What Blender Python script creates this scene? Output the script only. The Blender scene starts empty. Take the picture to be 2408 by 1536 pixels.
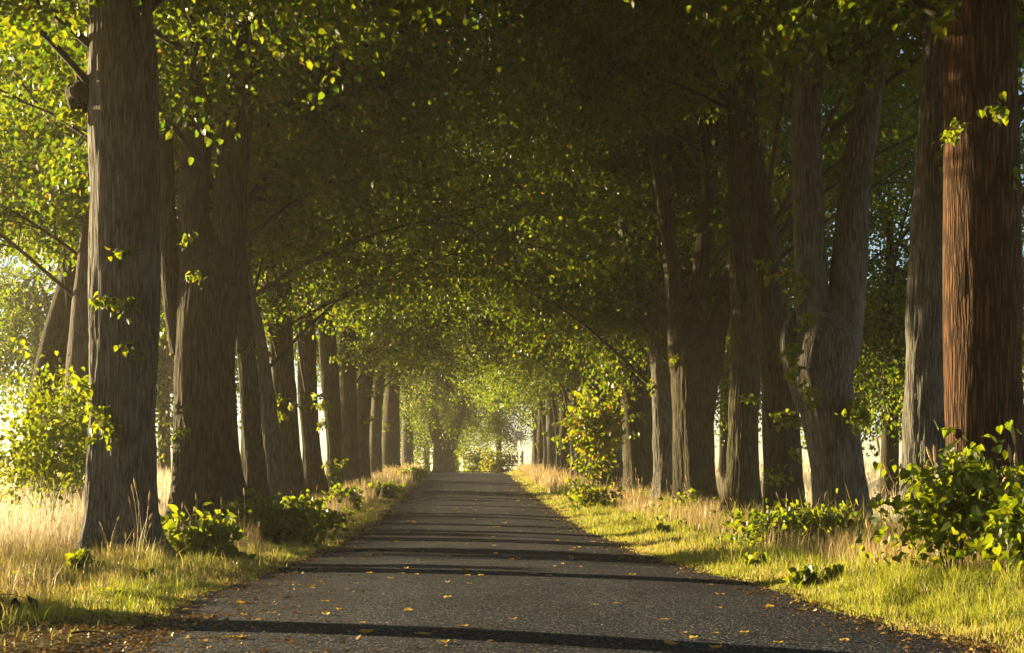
import bpy, math, random
import numpy as np
from mathutils import Vector, Matrix

R = math.radians
SC = bpy.context.scene
COL = SC.collection
RNG = np.random.default_rng(7)

# ------------------------------------------------------------------ camera
EYE = 0.79                       # low viewpoint above the asphalt
FPX, VX, VY, WPX, HPX = 4000.0, 1083.0, 1170.0, 2408.0, 1536.0
cam_d = bpy.data.cameras.new("camera")
cam = bpy.data.objects.new("camera", cam_d)
COL.objects.link(cam)
cam.location = (0, 0, EYE)
cam.rotation_euler = (R(90), 0, 0)
cam_d.sensor_width = 36
cam_d.lens = FPX / WPX * 36
cam_d.shift_x = (WPX / 2 - VX) / WPX
cam_d.shift_y = (VY - HPX / 2) / WPX
cam_d.clip_start = 0.1
cam_d.clip_end = 9000
SC.camera = cam

# ------------------------------------------------------------------ light
SUN_EL, SUN_AHEAD = 7.5, 33.0    # low sun on the left, a little ahead of the camera
ex = -math.cos(R(SUN_AHEAD)) * math.cos(R(SUN_EL))
ey = math.sin(R(SUN_AHEAD)) * math.cos(R(SUN_EL))
ez = math.sin(R(SUN_EL))
world = bpy.data.worlds.new("World")
SC.world = world
world.use_nodes = True
wn = world.node_tree
sky = wn.nodes.new("ShaderNodeTexSky")
sky.sky_type = 'NISHITA'
sky.sun_disc = False
sky.sun_elevation = R(SUN_EL)
sky.sun_rotation = math.atan2(ex, ey)
sky.dust_density = 0.6
sky.air_density = 0.75
wn.links.new(sky.outputs[0], wn.nodes["Background"].inputs[0])
wn.nodes["Background"].inputs[1].default_value = 0.05
sun_d = bpy.data.lights.new("sun", 'SUN')
sun_d.energy = 5.0
sun_d.angle = R(0.5)
sun_d.color = (1.0, 0.76, 0.40)
sun = bpy.data.objects.new("sun", sun_d)
COL.objects.link(sun)
sun.rotation_euler = Vector((-ex, -ey, -ez)).to_track_quat('-Z', 'Y').to_euler()

SC.view_settings.view_transform = 'Standard'
SC.view_settings.look = 'None'
SC.view_settings.gamma = 1
SC.view_settings.use_curve_mapping = False
SC.view_settings.exposure = 2.2
cy = SC.cycles
cy.use_denoising = True
cy.max_bounces = 4
cy.diffuse_bounces = 2
cy.glossy_bounces = 2
cy.transmission_bounces = 2
cy.volume_bounces = 1
cy.transparent_max_bounces = 4
cy.caustics_reflective = False
cy.caustics_refractive = False
cy.sample_clamp_indirect = 6


# ------------------------------------------------------------------ noise
def _hash(ix, iy, iz, seed):
    h = (ix * 374761393 + iy * 668265263 + iz * 2147483647 + seed * 144665) & 0xFFFFFFFF
    h = ((h ^ (h >> 13)) * 1274126177) & 0xFFFFFFFF
    h = ((h ^ (h >> 16)) * 2246822519) & 0xFFFFFFFF
    return ((h ^ (h >> 15)) & 0xFFFFFF) / float(0xFFFFFF) * 2 - 1


def noise(x, y, z=0.0, seed=0):
    x, y, z = np.broadcast_arrays(np.asarray(x, float), np.asarray(y, float), np.asarray(z, float))
    ix, iy, iz = np.floor(x).astype(np.int64), np.floor(y).astype(np.int64), np.floor(z).astype(np.int64)
    fx, fy, fz = x - ix, y - iy, z - iz
    fx, fy, fz = fx * fx * (3 - 2 * fx), fy * fy * (3 - 2 * fy), fz * fz * (3 - 2 * fz)
    out = 0
    for dx in (0, 1):
        for dy in (0, 1):
            for dz in (0, 1):
                w = (fx if dx else 1 - fx) * (fy if dy else 1 - fy) * (fz if dz else 1 - fz)
                out = out + w * _hash(ix + dx, iy + dy, iz + dz, seed)
    return out


# ------------------------------------------------------------------ mesh helpers
def mesh(name, V, faces, mat, tint=None, smooth=False):
    """faces: list of integer arrays (n, k); tint: list of per-face arrays matching it"""
    V = np.ascontiguousarray(V, dtype=np.float32).reshape(-1, 3)
    me = bpy.data.meshes.new(name)
    faces = [np.asarray(f, dtype=np.int32) for f in faces if len(f)]
    me.vertices.add(len(V))
    me.vertices.foreach_set("co", V.ravel())
    loops = np.concatenate([f.ravel() for f in faces])
    tot = np.concatenate([np.full(len(f), f.shape[1], np.int32) for f in faces])
    me.loops.add(len(loops))
    me.loops.foreach_set("vertex_index", loops)
    me.polygons.add(len(tot))
    me.polygons.foreach_set("loop_start", np.concatenate([[0], np.cumsum(tot)[:-1]]).astype(np.int32))
    me.polygons.foreach_set("use_smooth", np.full(len(tot), bool(smooth)))
    if tint is not None:
        a = me.attributes.new("tint", 'FLOAT', 'FACE')
        a.data.foreach_set("value", np.concatenate([np.asarray(t, np.float32) for t in tint]))
    me.update(calc_edges=True)
    me.materials.append(mat)
    return me


def link(name, me, parent=None, loc=(0, 0, 0), rz=0.0, scale=1.0):
    o = bpy.data.objects.new(name, me)
    COL.objects.link(o)
    o.parent = parent
    o.location = loc
    o.rotation_euler = (0, 0, rz)
    o.scale = (scale, scale, scale) if not hasattr(scale, '__len__') else scale
    return o


def tag(o, label=None, cat=None, group=None, kind=None):
    for k, v in (("label", label), ("category", cat), ("group", group), ("kind", kind)):
        if v:
            o[k] = v
    return o


def empty(name, loc, label, cat, group=None, rz=0.0):
    o = bpy.data.objects.new(name, None)
    COL.objects.link(o)
    o.location = loc
    o.rotation_euler = (0, 0, rz)
    o.empty_display_size = 0.2
    return tag(o, label, cat, group)


def cat_parts(parts):
    """join [(V, [faces...])] into one"""
    Vs, Fs, off = [], {}, 0
    for V, fl in parts:
        Vs.append(V)
        for f in fl:
            f = np.asarray(f)
            Fs.setdefault(f.shape[1], []).append(f + off)
        off += len(V)
    return np.concatenate(Vs), [np.concatenate(v) for v in Fs.values()]


def catmull(pts, step):
    pts = np.asarray(pts, float)
    if len(pts) == 2:
        n = max(2, int(np.linalg.norm(pts[1, :3] - pts[0, :3]) / step) + 1)
        t = np.linspace(0, 1, n)[:, None]
        return pts[0] * (1 - t) + pts[1] * t
    ext = np.vstack([2 * pts[0] - pts[1], pts, 2 * pts[-1] - pts[-2]])
    out = []
    for i in range(1, len(ext) - 2):
        p0, p1, p2, p3 = ext[i - 1], ext[i], ext[i + 1], ext[i + 2]
        n = max(2, int(np.linalg.norm(p2[:3] - p1[:3]) / step) + 1)
        t = np.linspace(0, 1, n, endpoint=False)[:, None]
        out.append(0.5 * ((2 * p1) + (-p0 + p2) * t + (2 * p0 - 5 * p1 + 4 * p2 - p3) * t ** 2 + (-p0 + 3 * p1 - 3 * p2 + p3) * t ** 3))
    out.append(ext[-2][None])
    return np.concatenate(out)


def tube(path, nseg, seed=0, flare=0.0, lump=0.0, ridge=0.0, cap=True, roots=5, base_z=None):
    """path rows: x y z radius"""
    C, rad = path[:, :3], np.maximum(path[:, 3], 0.002)
    n = len(C)
    T = np.gradient(C, axis=0)
    T /= np.linalg.norm(T, axis=1)[:, None] + 1e-9
    ref = np.array([0, 1.0, 0]) if abs(T[0][1]) < 0.9 else np.array([1.0, 0, 0])
    U = np.cross(ref[None], T)
    U /= np.linalg.norm(U, axis=1)[:, None] + 1e-9
    W = np.cross(T, U)
    a = np.linspace(0, 2 * math.pi, nseg, endpoint=False)
    ca, sa = np.cos(a), np.sin(a)
    h = C[:, 2] - (C[0, 2] if base_z is None else base_z)
    rr = np.repeat(rad[:, None], nseg, 1)
    if flare:
        ph = seed * 1.7
        lob = 0.55 + 0.45 * np.cos(roots * a + ph) + 0.25 * np.cos((roots - 2) * a + 2 * ph)
        rr = rr * (1 + flare * np.exp(-np.maximum(h, 0) / 0.28)[:, None] * lob[None] + 0.18 * flare * np.exp(-np.maximum(h, 0) / 1.1)[:, None] * lob[None])
    S = np.cumsum(np.r_[0, np.linalg.norm(np.diff(C, axis=0), axis=1)])
    if lump:
        rr = rr * (1 + 1.5 * lump * noise(ca[None] * 1.5 + .3 * S[:, None], sa[None] * 1.5, S[:, None] * .28, seed + 3))
        f = 0.9 / max(rad.mean(), 0.03)
        nx = ca[None] * rad.mean() * f
        ny = sa[None] * rad.mean() * f
        nz = S[:, None] * f * 0.35
        rr = rr * (1 + lump * (noise(nx, ny, nz, seed) + 0.5 * noise(nx * 2.3, ny * 2.3, nz * 1.8, seed + 5)))
    if ridge:
        q = 40.0
        k = noise(ca[None] * rad.mean() * q, sa[None] * rad.mean() * q, S[:, None] * 1.6 + 0.2 * noise(ca[None] * 3, sa[None] * 3, S[:, None] * 2, seed), seed + 9)
        k2 = noise(ca[None] * rad.mean() * q * .45, sa[None] * rad.mean() * q * .45, S[:, None] * 2.2, seed + 11)
        rr = rr + ridge * (0.6 - 1.7 * np.abs(k)) + ridge * 0.8 * k2
    V = C[:, None] + rr[..., None] * (ca[None, :, None] * U[:, None] + sa[None, :, None] * W[:, None])
    i = np.arange(n - 1)[:, None] * nseg
    j = np.arange(nseg)[None]
    j2 = (j + 1) % nseg
    F = np.stack([i + j, i + j2, i + nseg + j2, i + nseg + j], -1).reshape(-1, 4)
    V = V.reshape(-1, 3)
    fl = [F]
    if cap:
        V = np.vstack([V, C[-1:]])
        k = (n - 1) * nseg
        fl.append(np.stack([k + np.arange(nseg), k + (np.arange(nseg) + 1) % nseg, np.full(nseg, len(V) - 1)], -1))
    return V, fl


def unit(v):
    return v / (np.linalg.norm(v, axis=-1, keepdims=True) + 1e-9)


LEAF_T = np.array([(0, 0, 0), (-.38, .06, .10), (-.43, .50, .13), (0, 1, -.06), (.43, .50, .13), (.38, .06, .10)])
HEART_T = np.array([(0, .08, 0), (-.26, -.06, .06), (-.47, .18, .13), (-.40, .52, .12), (-.14, .84, .03), (0, 1.05, -.08),
                    (.14, .84, .03), (.40, .52, .12), (.47, .18, .13), (.26, -.06, .06), (0, .55, 0)])


def leaf_faces(P, d, nrm, size, rng, big=False):
    """V, [quads], tint per leaf-face"""
    n = len(P)
    d = unit(d)
    nrm = unit(nrm - (nrm * d).sum(1, keepdims=True) * d)
    s = np.cross(d, nrm)
    T = HEART_T if big else LEAF_T
    fold = rng.uniform(0.2, 1.6, n)[:, None]
    wid = rng.uniform(0.8, 1.1, n)[:, None]
    sz = np.broadcast_to(size, (n,))[:, None]
    V = P[:, None] + sz[..., None] * ((T[None, :, 0] * wid)[..., None] * s[:, None] + T[None, :, 1:2] * d[:, None] + (T[None, :, 2] * fold)[..., None] * nrm[:, None])
    k = len(T)
    base = np.arange(n)[:, None] * k
    if big:
        q = np.array([[0, 1, 2, 10], [10, 2, 3, 4], [0, 10, 8, 9], [10, 6, 7, 8]])
        t3 = np.array([[10, 4, 5], [10, 5, 6]])
        F = [(base[:, :, None] + q[None]).reshape(-1, 4), (base[:, :, None] + t3[None]).reshape(-1, 3)]
        reps = (4, 2)
    else:
        q = np.array([[0, 3, 2, 1], [0, 5, 4, 3]])
        F = [(base[:, :, None] + q[None]).reshape(-1, 4)]
        reps = (2,)
    t = rng.random(n)
    return V.reshape(-1, 3), F, [np.repeat(t, r) for r in reps]


# ------------------------------------------------------------------ materials
def new_mat(name):
    m = bpy.data.materials.new(name)
    m.use_nodes = True
    nt = m.node_tree
    nt.nodes.clear()
    out = nt.nodes.new("ShaderNodeOutputMaterial")
    return m, nt, out


def ramp(nt, fac, stops):
    r = nt.nodes.new("ShaderNodeValToRGB")
    e = r.color_ramp.elements
    while len(e) < len(stops):
        e.new(0.5)
    for k, (p, c) in enumerate(stops):
        e[k].position = p
        e[k].color = (*c, 1)
    nt.links.new(fac, r.inputs[0])
    return r.outputs[0]


def noise_tex(nt, vec, scale, detail=4, rough=0.55, dist=0.0):
    n = nt.nodes.new("ShaderNodeTexNoise")
    n.inputs["Scale"].default_value = scale
    n.inputs["Detail"].default_value = detail
    n.inputs["Roughness"].default_value = rough
    n.inputs["Distortion"].default_value = dist
    if vec is not None:
        nt.links.new(vec, n.inputs["Vector"])
    return n.outputs[0]


def mapping(nt, vec, scale):
    m = nt.nodes.new("ShaderNodeMapping")
    m.inputs["Scale"].default_value = scale
    nt.links.new(vec, m.inputs["Vector"])
    return m.outputs[0]


def mixc(nt, fac, a, b, mode='MIX'):
    m = nt.nodes.new("ShaderNodeMix")
    m.data_type = 'RGBA'
    m.blend_type = mode
    for sock, v in ((m.inputs[0], fac), (m.inputs[6], a), (m.inputs[7], b)):
        if hasattr(v, 'links'):
            nt.links.new(v, sock)
        elif hasattr(v, '__len__'):
            sock.default_value = (*v, 1)
        else:
            sock.default_value = v
    return m.outputs[2]


def math_n(nt, op, a, b=None, clamp=False):
    m = nt.nodes.new("ShaderNodeMath")
    m.operation = op
    m.use_clamp = clamp
    for k, v in enumerate((a, b)):
        if v is None:
            continue
        if hasattr(v, 'links'):
            nt.links.new(v, m.inputs[k])
        else:
            m.inputs[k].default_value = v
    return m.outputs[0]


def bark_mat(name, dark, mid, light, moss, lichen=0.4, scale=1.0):
    m, nt, out = new_mat(name)
    tc = nt.nodes.new("ShaderNodeTexCoord")
    v = tc.outputs["Object"]
    ridges = noise_tex(nt, mapping(nt, v, (38 * scale, 38 * scale, 1.7 * scale)), 1.0, 5, 0.6, 0.15)
    fine = noise_tex(nt, mapping(nt, v, (80, 80, 26)), 1.0, 4, 0.6)
    big = noise_tex(nt, mapping(nt, v, (3.5, 3.5, 1.6)), 1.0, 6, 0.7)
    cr = nt.nodes.new("ShaderNodeTexVoronoi")
    cr.feature = 'DISTANCE_TO_EDGE'
    cr.inputs["Scale"].default_value = 1.0
    wob = nt.nodes.new("ShaderNodeVectorMath")
    wob.operation = 'ADD'
    nv = nt.nodes.new("ShaderNodeTexNoise")
    nv.inputs["Scale"].default_value = 7
    nt.links.new(v, nv.inputs["Vector"])
    sc = nt.nodes.new("ShaderNodeVectorMath")
    sc.operation = 'SCALE'
    sc.inputs["Scale"].default_value = 0.03
    nt.links.new(nv.outputs["Color"], sc.inputs[0])
    nt.links.new(v, wob.inputs[0])
    nt.links.new(sc.outputs[0], wob.inputs[1])
    nt.links.new(mapping(nt, wob.outputs[0], (30 * scale, 30 * scale, 1.9 * scale)), cr.inputs["Vector"])
    crack = math_n(nt, 'MULTIPLY', cr.outputs["Distance"], 3.2, True)
    h = math_n(nt, 'MULTIPLY', math_n(nt, 'ADD', crack, math_n(nt, 'MULTIPLY', ridges, 0.9)), 0.55)
    h2 = math_n(nt, 'ADD', h, math_n(nt, 'MULTIPLY', fine, 0.22))
    c = ramp(nt, h2, [(0.22, dark), (0.52, mid), (0.85, light)])
    c = mixc(nt, ramp(nt, big, [(0.42, (0, 0, 0)), (0.72, (lichen,) * 3)]), c, tuple(min(1, x * 1.35 + 0.02) for x in light))
    mo = noise_tex(nt, mapping(nt, v, (5, 5, 1.6)), 1.3, 5, 0.65)
    c = mixc(nt, ramp(nt, mo, [(0.50, (0, 0, 0)), (0.70, (moss,) * 3)]), c, (0.060, 0.075, 0.018))
    p = nt.nodes.new("ShaderNodeBsdfPrincipled")
    p.inputs["Roughness"].default_value = 0.9
    p.inputs["Specular IOR Level"].default_value = 0.15
    nt.links.new(c, p.inputs["Base Color"])
    b = nt.nodes.new("ShaderNodeBump")
    b.inputs["Strength"].default_value = 0.75
    b.inputs["Distance"].default_value = 0.03
    nt.links.new(h2, b.inputs["Height"])
    nt.links.new(b.outputs[0], p.inputs["Normal"])
    nt.links.new(p.outputs[0], out.inputs[0])
    return m


def leaf_mat(name, refl, trans, mixf=0.45, gloss=0.35, warm=None):
    """refl / trans: two end colours each, blended by the face's own tint"""
    m, nt, out = new_mat(name)
    at = nt.nodes.new("ShaderNodeAttribute")
    at.attribute_name = "tint"
    f = at.outputs["Fac"]
    stops_r = [(0.0, refl[0]), (0.965, refl[1])] + ([(1.0, warm[0])] if warm else [])
    stops_t = [(0.0, trans[0]), (0.965, trans[1])] + ([(1.0, warm[1])] if warm else [])
    p = nt.nodes.new("ShaderNodeBsdfPrincipled")
    p.inputs["Roughness"].default_value = 0.42
    p.inputs["Specular IOR Level"].default_value = gloss
    nt.links.new(ramp(nt, f, stops_r), p.inputs["Base Color"])
    t = nt.nodes.new("ShaderNodeBsdfTranslucent")
    nt.links.new(ramp(nt, f, stops_t), t.inputs["Color"])
    mx = nt.nodes.new("ShaderNodeMixShader")
    mx.inputs[0].default_value = mixf
    nt.links.new(p.outputs[0], mx.inputs[1])
    nt.links.new(t.outputs[0], mx.inputs[2])
    nt.links.new(mx.outputs[0], out.inputs[0])
    return m


def plain_mat(name, col, rough=0.6, var=0.15, scale=8.0, metal=0.0):
    m, nt, out = new_mat(name)
    tc = nt.nodes.new("ShaderNodeTexCoord")
    n = noise_tex(nt, tc.outputs["Object"], scale, 5, 0.6)
    c = ramp(nt, n, [(0.3, tuple(x * (1 - var) for x in col)), (0.7, tuple(min(1, x * (1 + var)) for x in col))])
    p = nt.nodes.new("ShaderNodeBsdfPrincipled")
    p.inputs["Roughness"].default_value = rough
    p.inputs["Metallic"].default_value = metal
    nt.links.new(c, p.inputs["Base Color"])
    nt.links.new(p.outputs[0], out.inputs[0])
    return m


M = {}
M['bark_grey'] = bark_mat("bark_grey", (.014, .013, .012), (.066, .062, .056), (.15, .142, .130), 0.35, 0.55)
M['bark_brown'] = bark_mat("bark_brown", (.007, .006, .0035), (.033, .028, .0165), (.080, .068, .044), 0.45, 0.25)
M['bark_olive'] = bark_mat("bark_olive", (.008, .007, .004), (.036, .033, .018), (.085, .077, .046), 0.75, 0.25)
M['bark_red'] = bark_mat("bark_red", (.006, .0032, .0018), (.031, .0145, .007), (.115, .056, .027), 0.12, 0.12, 0.9)
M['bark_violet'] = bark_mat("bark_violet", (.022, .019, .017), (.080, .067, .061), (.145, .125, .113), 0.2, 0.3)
M['twig'] = plain_mat("twig", (.030, .023, .015), 0.9, 0.4, 20)
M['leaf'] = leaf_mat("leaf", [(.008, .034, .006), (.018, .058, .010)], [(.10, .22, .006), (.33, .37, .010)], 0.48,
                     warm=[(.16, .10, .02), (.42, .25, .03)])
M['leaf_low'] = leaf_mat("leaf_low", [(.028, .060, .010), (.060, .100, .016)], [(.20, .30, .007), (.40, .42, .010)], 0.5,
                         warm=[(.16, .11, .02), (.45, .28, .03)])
M['grass'] = leaf_mat("grass", [(.14, .21, .014), (.60, .46, .17)], [(.38, .47, .010), (.60, .46, .14)], 0.42, 0.2,
                      warm=[(.55, .44, .22), (.55, .45, .2)])
M['straw'] = leaf_mat("straw", [(.42, .29, .12), (.62, .48, .25)], [(.40, .28, .10), (.55, .43, .2)], 0.35, 0.25)
M['ripe'] = leaf_mat('ripe', [(.70, .60, .40), (.90, .82, .64)], [(.64, .54, .34), (.80, .72, .54)], 0.4, 0.25)
M['seed'] = leaf_mat("seed", [(.50, .38, .22), (.68, .55, .36)], [(.45, .33, .16), (.6, .48, .28)], 0.4, 0.1)
M['fallen'] = leaf_mat("fallen", [(.62, .40, .07), (.78, .60, .20)], [(.6, .38, .05), (.65, .48, .10)], 0.3, 0.3)
M['litter'] = leaf_mat("litter", [(.12, .066, .026), (.44, .28, .115)], [(.10, .05, .02), (.3, .18, .06)], 0.2, 0.2,
                       warm=[(.62, .48, .26), (.5, .4, .2)])
M['dead'] = leaf_mat("dead", [(.022, .012, .008), (.10, .042, .018)], [(.06, .02, .008), (.16, .06, .02)], 0.2, 0.2)
M['white_paint'] = plain_mat("white_paint", (.78, .76, .72), 0.45, 0.06, 3)
M['dark_paint'] = plain_mat("dark_paint", (.05, .05, .055), 0.5, 0.1, 3)
M['galvanised'] = plain_mat("galvanised", (.45, .45, .46), 0.45, 0.12, 6, 0.7)
M['grey_wood'] = plain_mat("grey_wood", (.50, .45, .38), 0.8, 0.25, 12)


# ------------------------------------------------------------------ ground profile
_py = np.array([-60, 20, 28, 36, 47, 58, 69, 82, 92, 97, 102, 112, 160, 4000], float)
_pz = np.array([0, 0, .02, .15, .44, .77, 1.13, 1.66, 2.06, 2.18, 2.2, 2.2, 2.25, 2.2], float)
_fy = np.arange(-60, 400, 0.5)
_fz = np.interp(_fy, _py, _pz)
_k = np.ones(13) / 13
_fz = np.convolve(np.pad(_fz, 6, mode='edge'), _k, 'valid')
CX, HW, ROAD_END = 0.3, 2.25, 103.0


def prof(y):
    return np.interp(y, _fy, _fz)


def edge_l(y):
    return CX - HW + 0.10 * noise(np.asarray(y) * 0.35, 3.1, 0, 4) + 0.05 * noise(np.asarray(y) * 1.7, 1.1, 0, 5)


def edge_r(y):
    return CX + HW + 0.10 * noise(np.asarray(y) * 0.35, 7.7, 0, 6) + 0.05 * noise(np.asarray(y) * 1.7, 9.1, 0, 7)


def ground(x, y):
    x, y = np.asarray(x, float), np.asarray(y, float)
    d = np.maximum(np.maximum(edge_l(y) - x, x - edge_r(y)), 0)
    bank = 0.045 * np.clip(d / 1.2, 0, 1) + 0.02 * np.clip((d - 1.2) / 2.0, 0, 1)
    rough = np.clip(d / 0.6, 0, 1)
    near = np.clip(1 - np.abs(x) / 80, 0, 1)
    bump = near * rough * (0.05 * noise(x * 0.9, y * 0.5, 0, 21) + 0.02 * noise(x * 2.7, y * 2.2, 0, 22))
    sink = np.where(d <= 0, -0.03, 0.0)
    return prof(y) + bank + bump + sink


def axis(spec):
    out = []
    for a, b, s in spec:
        out.append(np.arange(a, b, s))
    return np.unique(np.round(np.concatenate(out), 4))


def grid_mesh(name, xs, ys, Z, mat):
    X, Y = np.meshgrid(xs, ys)
    V = np.stack([X, Y, Z(X, Y)], -1).reshape(-1, 3)
    nx = len(xs)
    i = np.arange(len(ys) - 1)[:, None] * nx
    j = np.arange(nx - 1)[None]
    F = np.stack([i + j, i + j + 1, i + nx + j + 1, i + nx + j], -1).reshape(-1, 4)
    return mesh(name, V, [F], mat, smooth=True)


def ground_mat():
    m, nt, out = new_mat("soil_and_stubble")
    tc = nt.nodes.new("ShaderNodeTexCoord")
    v = tc.outputs["Object"]
    sx = nt.nodes.new("ShaderNodeSeparateXYZ")
    nt.links.new(v, sx.inputs[0])
    ax = math_n(nt, 'ABSOLUTE', sx.outputs[0])
    n1 = noise_tex(nt, v, 1.2, 6, 0.65)
    n2 = noise_tex(nt, v, 22, 5, 0.7)
    soil = ramp(nt, n2, [(0.3, (.055, .036, .018)), (0.55, (.16, .11, .05)), (0.75, (.34, .24, .11))])
    green = mixc(nt, ramp(nt, n1, [(0.4, (0, 0, 0)), (0.65, (.6, .6, .6))]), soil, (.10, .12, .025))
    field = ramp(nt, n2, [(0.3, (.42, .31, .14)), (0.7, (.62, .50, .28))])
    fac = math_n(nt, 'MULTIPLY', math_n(nt, 'SUBTRACT', math_n(nt, 'ADD', ax, math_n(nt, 'MULTIPLY', n1, 2.0)), 6.8), 0.8, True)
    c = mixc(nt, fac, green, field)
    p = nt.nodes.new("ShaderNodeBsdfPrincipled")
    p.inputs["Roughness"].default_value = 0.95
    p.inputs["Specular IOR Level"].default_value = 0.1
    nt.links.new(c, p.inputs["Base Color"])
    b = nt.nodes.new("ShaderNodeBump")
    b.inputs["Strength"].default_value = 0.8
    b.inputs["Distance"].default_value = 0.05
    nt.links.new(n2, b.inputs["Height"])
    nt.links.new(b.outputs[0], p.inputs["Normal"])
    nt.links.new(p.outputs[0], out.inputs[0])
    return m


def road_mat():
    m, nt, out = new_mat("asphalt")
    tc = nt.nodes.new("ShaderNodeTexCoord")
    v = tc.outputs["Object"]
    vo = nt.nodes.new("ShaderNodeTexVoronoi")
    vo.inputs["Scale"].default_value = 75
    nt.links.new(v, vo.inputs["Vector"])
    vo2 = nt.nodes.new("ShaderNodeTexVoronoi")
    vo2.inputs["Scale"].default_value = 34
    nt.links.new(v, vo2.inputs["Vector"])
    hue = nt.nodes.new("ShaderNodeSeparateColor")
    nt.links.new(vo.outputs["Color"], hue.inputs[0])
    stone = ramp(nt, hue.outputs[0], [(0.0, (.005, .009, .020)), (0.55, (.012, .021, .042)), (0.86, (.030, .044, .074)), (0.97, (.24, .22, .19))])
    patch = noise_tex(nt, mapping(nt, v, (0.9, 0.35, 1)), 1.0, 5, 0.65)
    worn = mixc(nt, 1.0, stone, ramp(nt, patch, [(0.3, (.62, .62, .66)), (0.7, (1.25, 1.22, 1.2))]), 'MULTIPLY')
    sx = nt.nodes.new("ShaderNodeSeparateXYZ")
    nt.links.new(v, sx.inputs[0])
    wob = math_n(nt, 'MULTIPLY', math_n(nt, 'SUBTRACT', noise_tex(nt, mapping(nt, v, (0.2, 0.25, 1)), 1.0, 2), 0.5), 0.7)
    off = math_n(nt, 'ABSOLUTE', math_n(nt, 'SUBTRACT', math_n(nt, 'ADD', sx.outputs[0], wob), 0.3))
    track = math_n(nt, 'SUBTRACT', 1.0, math_n(nt, 'MULTIPLY', math_n(nt, 'ABSOLUTE', math_n(nt, 'SUBTRACT', off, 0.85)), 2.6), True)
    worn = mixc(nt, math_n(nt, 'MULTIPLY', track, 0.55), worn, mixc(nt, 1.0, worn, (1.5, 1.48, 1.45), 'MULTIPLY'))
    pn = noise_tex(nt, mapping(nt, v, (0.55, 0.16, 1)), 1.0, 3, 0.5)
    worn = mixc(nt, ramp(nt, pn, [(0.57, (0, 0, 0)), (0.585, (.8, .8, .8))]), worn, mixc(nt, 1.0, worn, (.62, .62, .66), 'MULTIPLY'))
    ck = nt.nodes.new("ShaderNodeTexVoronoi")
    ck.feature = 'DISTANCE_TO_EDGE'
    ck.inputs["Scale"].default_value = 0.55
    cn = nt.nodes.new("ShaderNodeTexNoise")
    cn.inputs["Scale"].default_value = 2.5
    cn.inputs["Detail"].default_value = 5
    nt.links.new(v, cn.inputs["Vector"])
    cadd = nt.nodes.new("ShaderNodeVectorMath")
    cadd.operation = 'MULTIPLY_ADD'
    cadd.inputs[1].default_value = (0.9, 0.9, 0)
    nt.links.new(cn.outputs["Color"], cadd.inputs[0])
    nt.links.new(v, cadd.inputs[2])
    nt.links.new(cadd.outputs[0], ck.inputs["Vector"])
    worn = mixc(nt, ramp(nt, ck.outputs["Distance"], [(0.004, (.85, .85, .85)), (0.012, (0, 0, 0))]), worn, (.006, .006, .006))
    dirt = noise_tex(nt, mapping(nt, v, (1.6, 0.6, 1)), 1.3, 6, 0.7)
    c = mixc(nt, ramp(nt, dirt, [(0.52, (0, 0, 0)), (0.75, (.35, .35, .35))]), worn, (.070, .056, .040))
    p = nt.nodes.new("ShaderNodeBsdfPrincipled")
    p.inputs["Roughness"].default_value = 0.9
    p.inputs["Specular IOR Level"].default_value = 0.1
    nt.links.new(c, p.inputs["Base Color"])
    hgt = math_n(nt, 'ADD', math_n(nt, 'MULTIPLY', vo.outputs["Distance"], -1.0), math_n(nt, 'MULTIPLY', vo2.outputs["Distance"], -0.8))
    b = nt.nodes.new("ShaderNodeBump")
    b.inputs["Strength"].default_value = 0.75
    b.inputs["Distance"].default_value = 0.012
    nt.links.new(hgt, b.inputs["Height"])
    nt.links.new(b.outputs[0], p.inputs["Normal"])
    nt.links.new(p.outputs[0], out.inputs[0])
    return m


M['soil'] = ground_mat()
M['asphalt'] = road_mat()
xs = axis([(-10, 10.01, 0.2), (-60, -10, 2.5), (10, 60, 2.5), (-400, -60, 40), (60, 400.1, 40), (-900, -400, 100), (400, 900.1, 100)])
ys = axis([(-4, 60, 0.25), (60, 130, 0.5), (-300, -4, 30), (130, 400, 15), (400, 1000.1, 100)])
tag(link("ground", grid_mesh("ground", xs, ys, ground, M['soil'])), kind="structure")

# the lane: an asphalt sheet with crumbling edges, and a cross track at its far end
ys = np.arange(-14, ROAD_END + 0.01, 0.2)
u = np.linspace(0, 1, 25)
EL, ER = edge_l(ys)[:, None] - 0.04, edge_r(ys)[:, None] + 0.04
X = EL * (1 - u) + ER * u
Yg = np.repeat(ys[:, None], len(u), 1)
cam_b = 0.035 * (1 - (2 * u[None] - 1) ** 2)
Zr = prof(Yg) + cam_b + 0.004 + 0.006 * noise(X * 1.1, Yg * 0.45, 0, 33)
V = np.stack([X, Yg, Zr], -1).reshape(-1, 3)
nx = len(u)
ii, jj = np.arange(len(ys) - 1)[:, None] * nx, np.arange(nx - 1)[None]
F = np.stack([ii + jj, ii + jj + 1, ii + nx + jj + 1, ii + nx + jj], -1).reshape(-1, 4)
tag(link("road", mesh("road", V, [F], M['asphalt'], smooth=True)), kind="structure")
tag(link("side_road", grid_mesh("side_road", np.arange(-60, 60.1, 1.0), np.arange(ROAD_END + .02, ROAD_END + 4.4, 0.4),
                                lambda X, Y: prof(Y) + 0.17 + 0.01 * noise(X, Y, 0, 8), M['asphalt'])), kind="structure")


def road_z(x, y):
    uu = np.clip((x - edge_l(y)) / (edge_r(y) - edge_l(y)), 0, 1)
    return prof(y) + 0.035 * (1 - (2 * uu - 1) ** 2) + 0.004 + 0.006 * noise(x * 1.1, y * 0.45, 0, 33)


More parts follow.
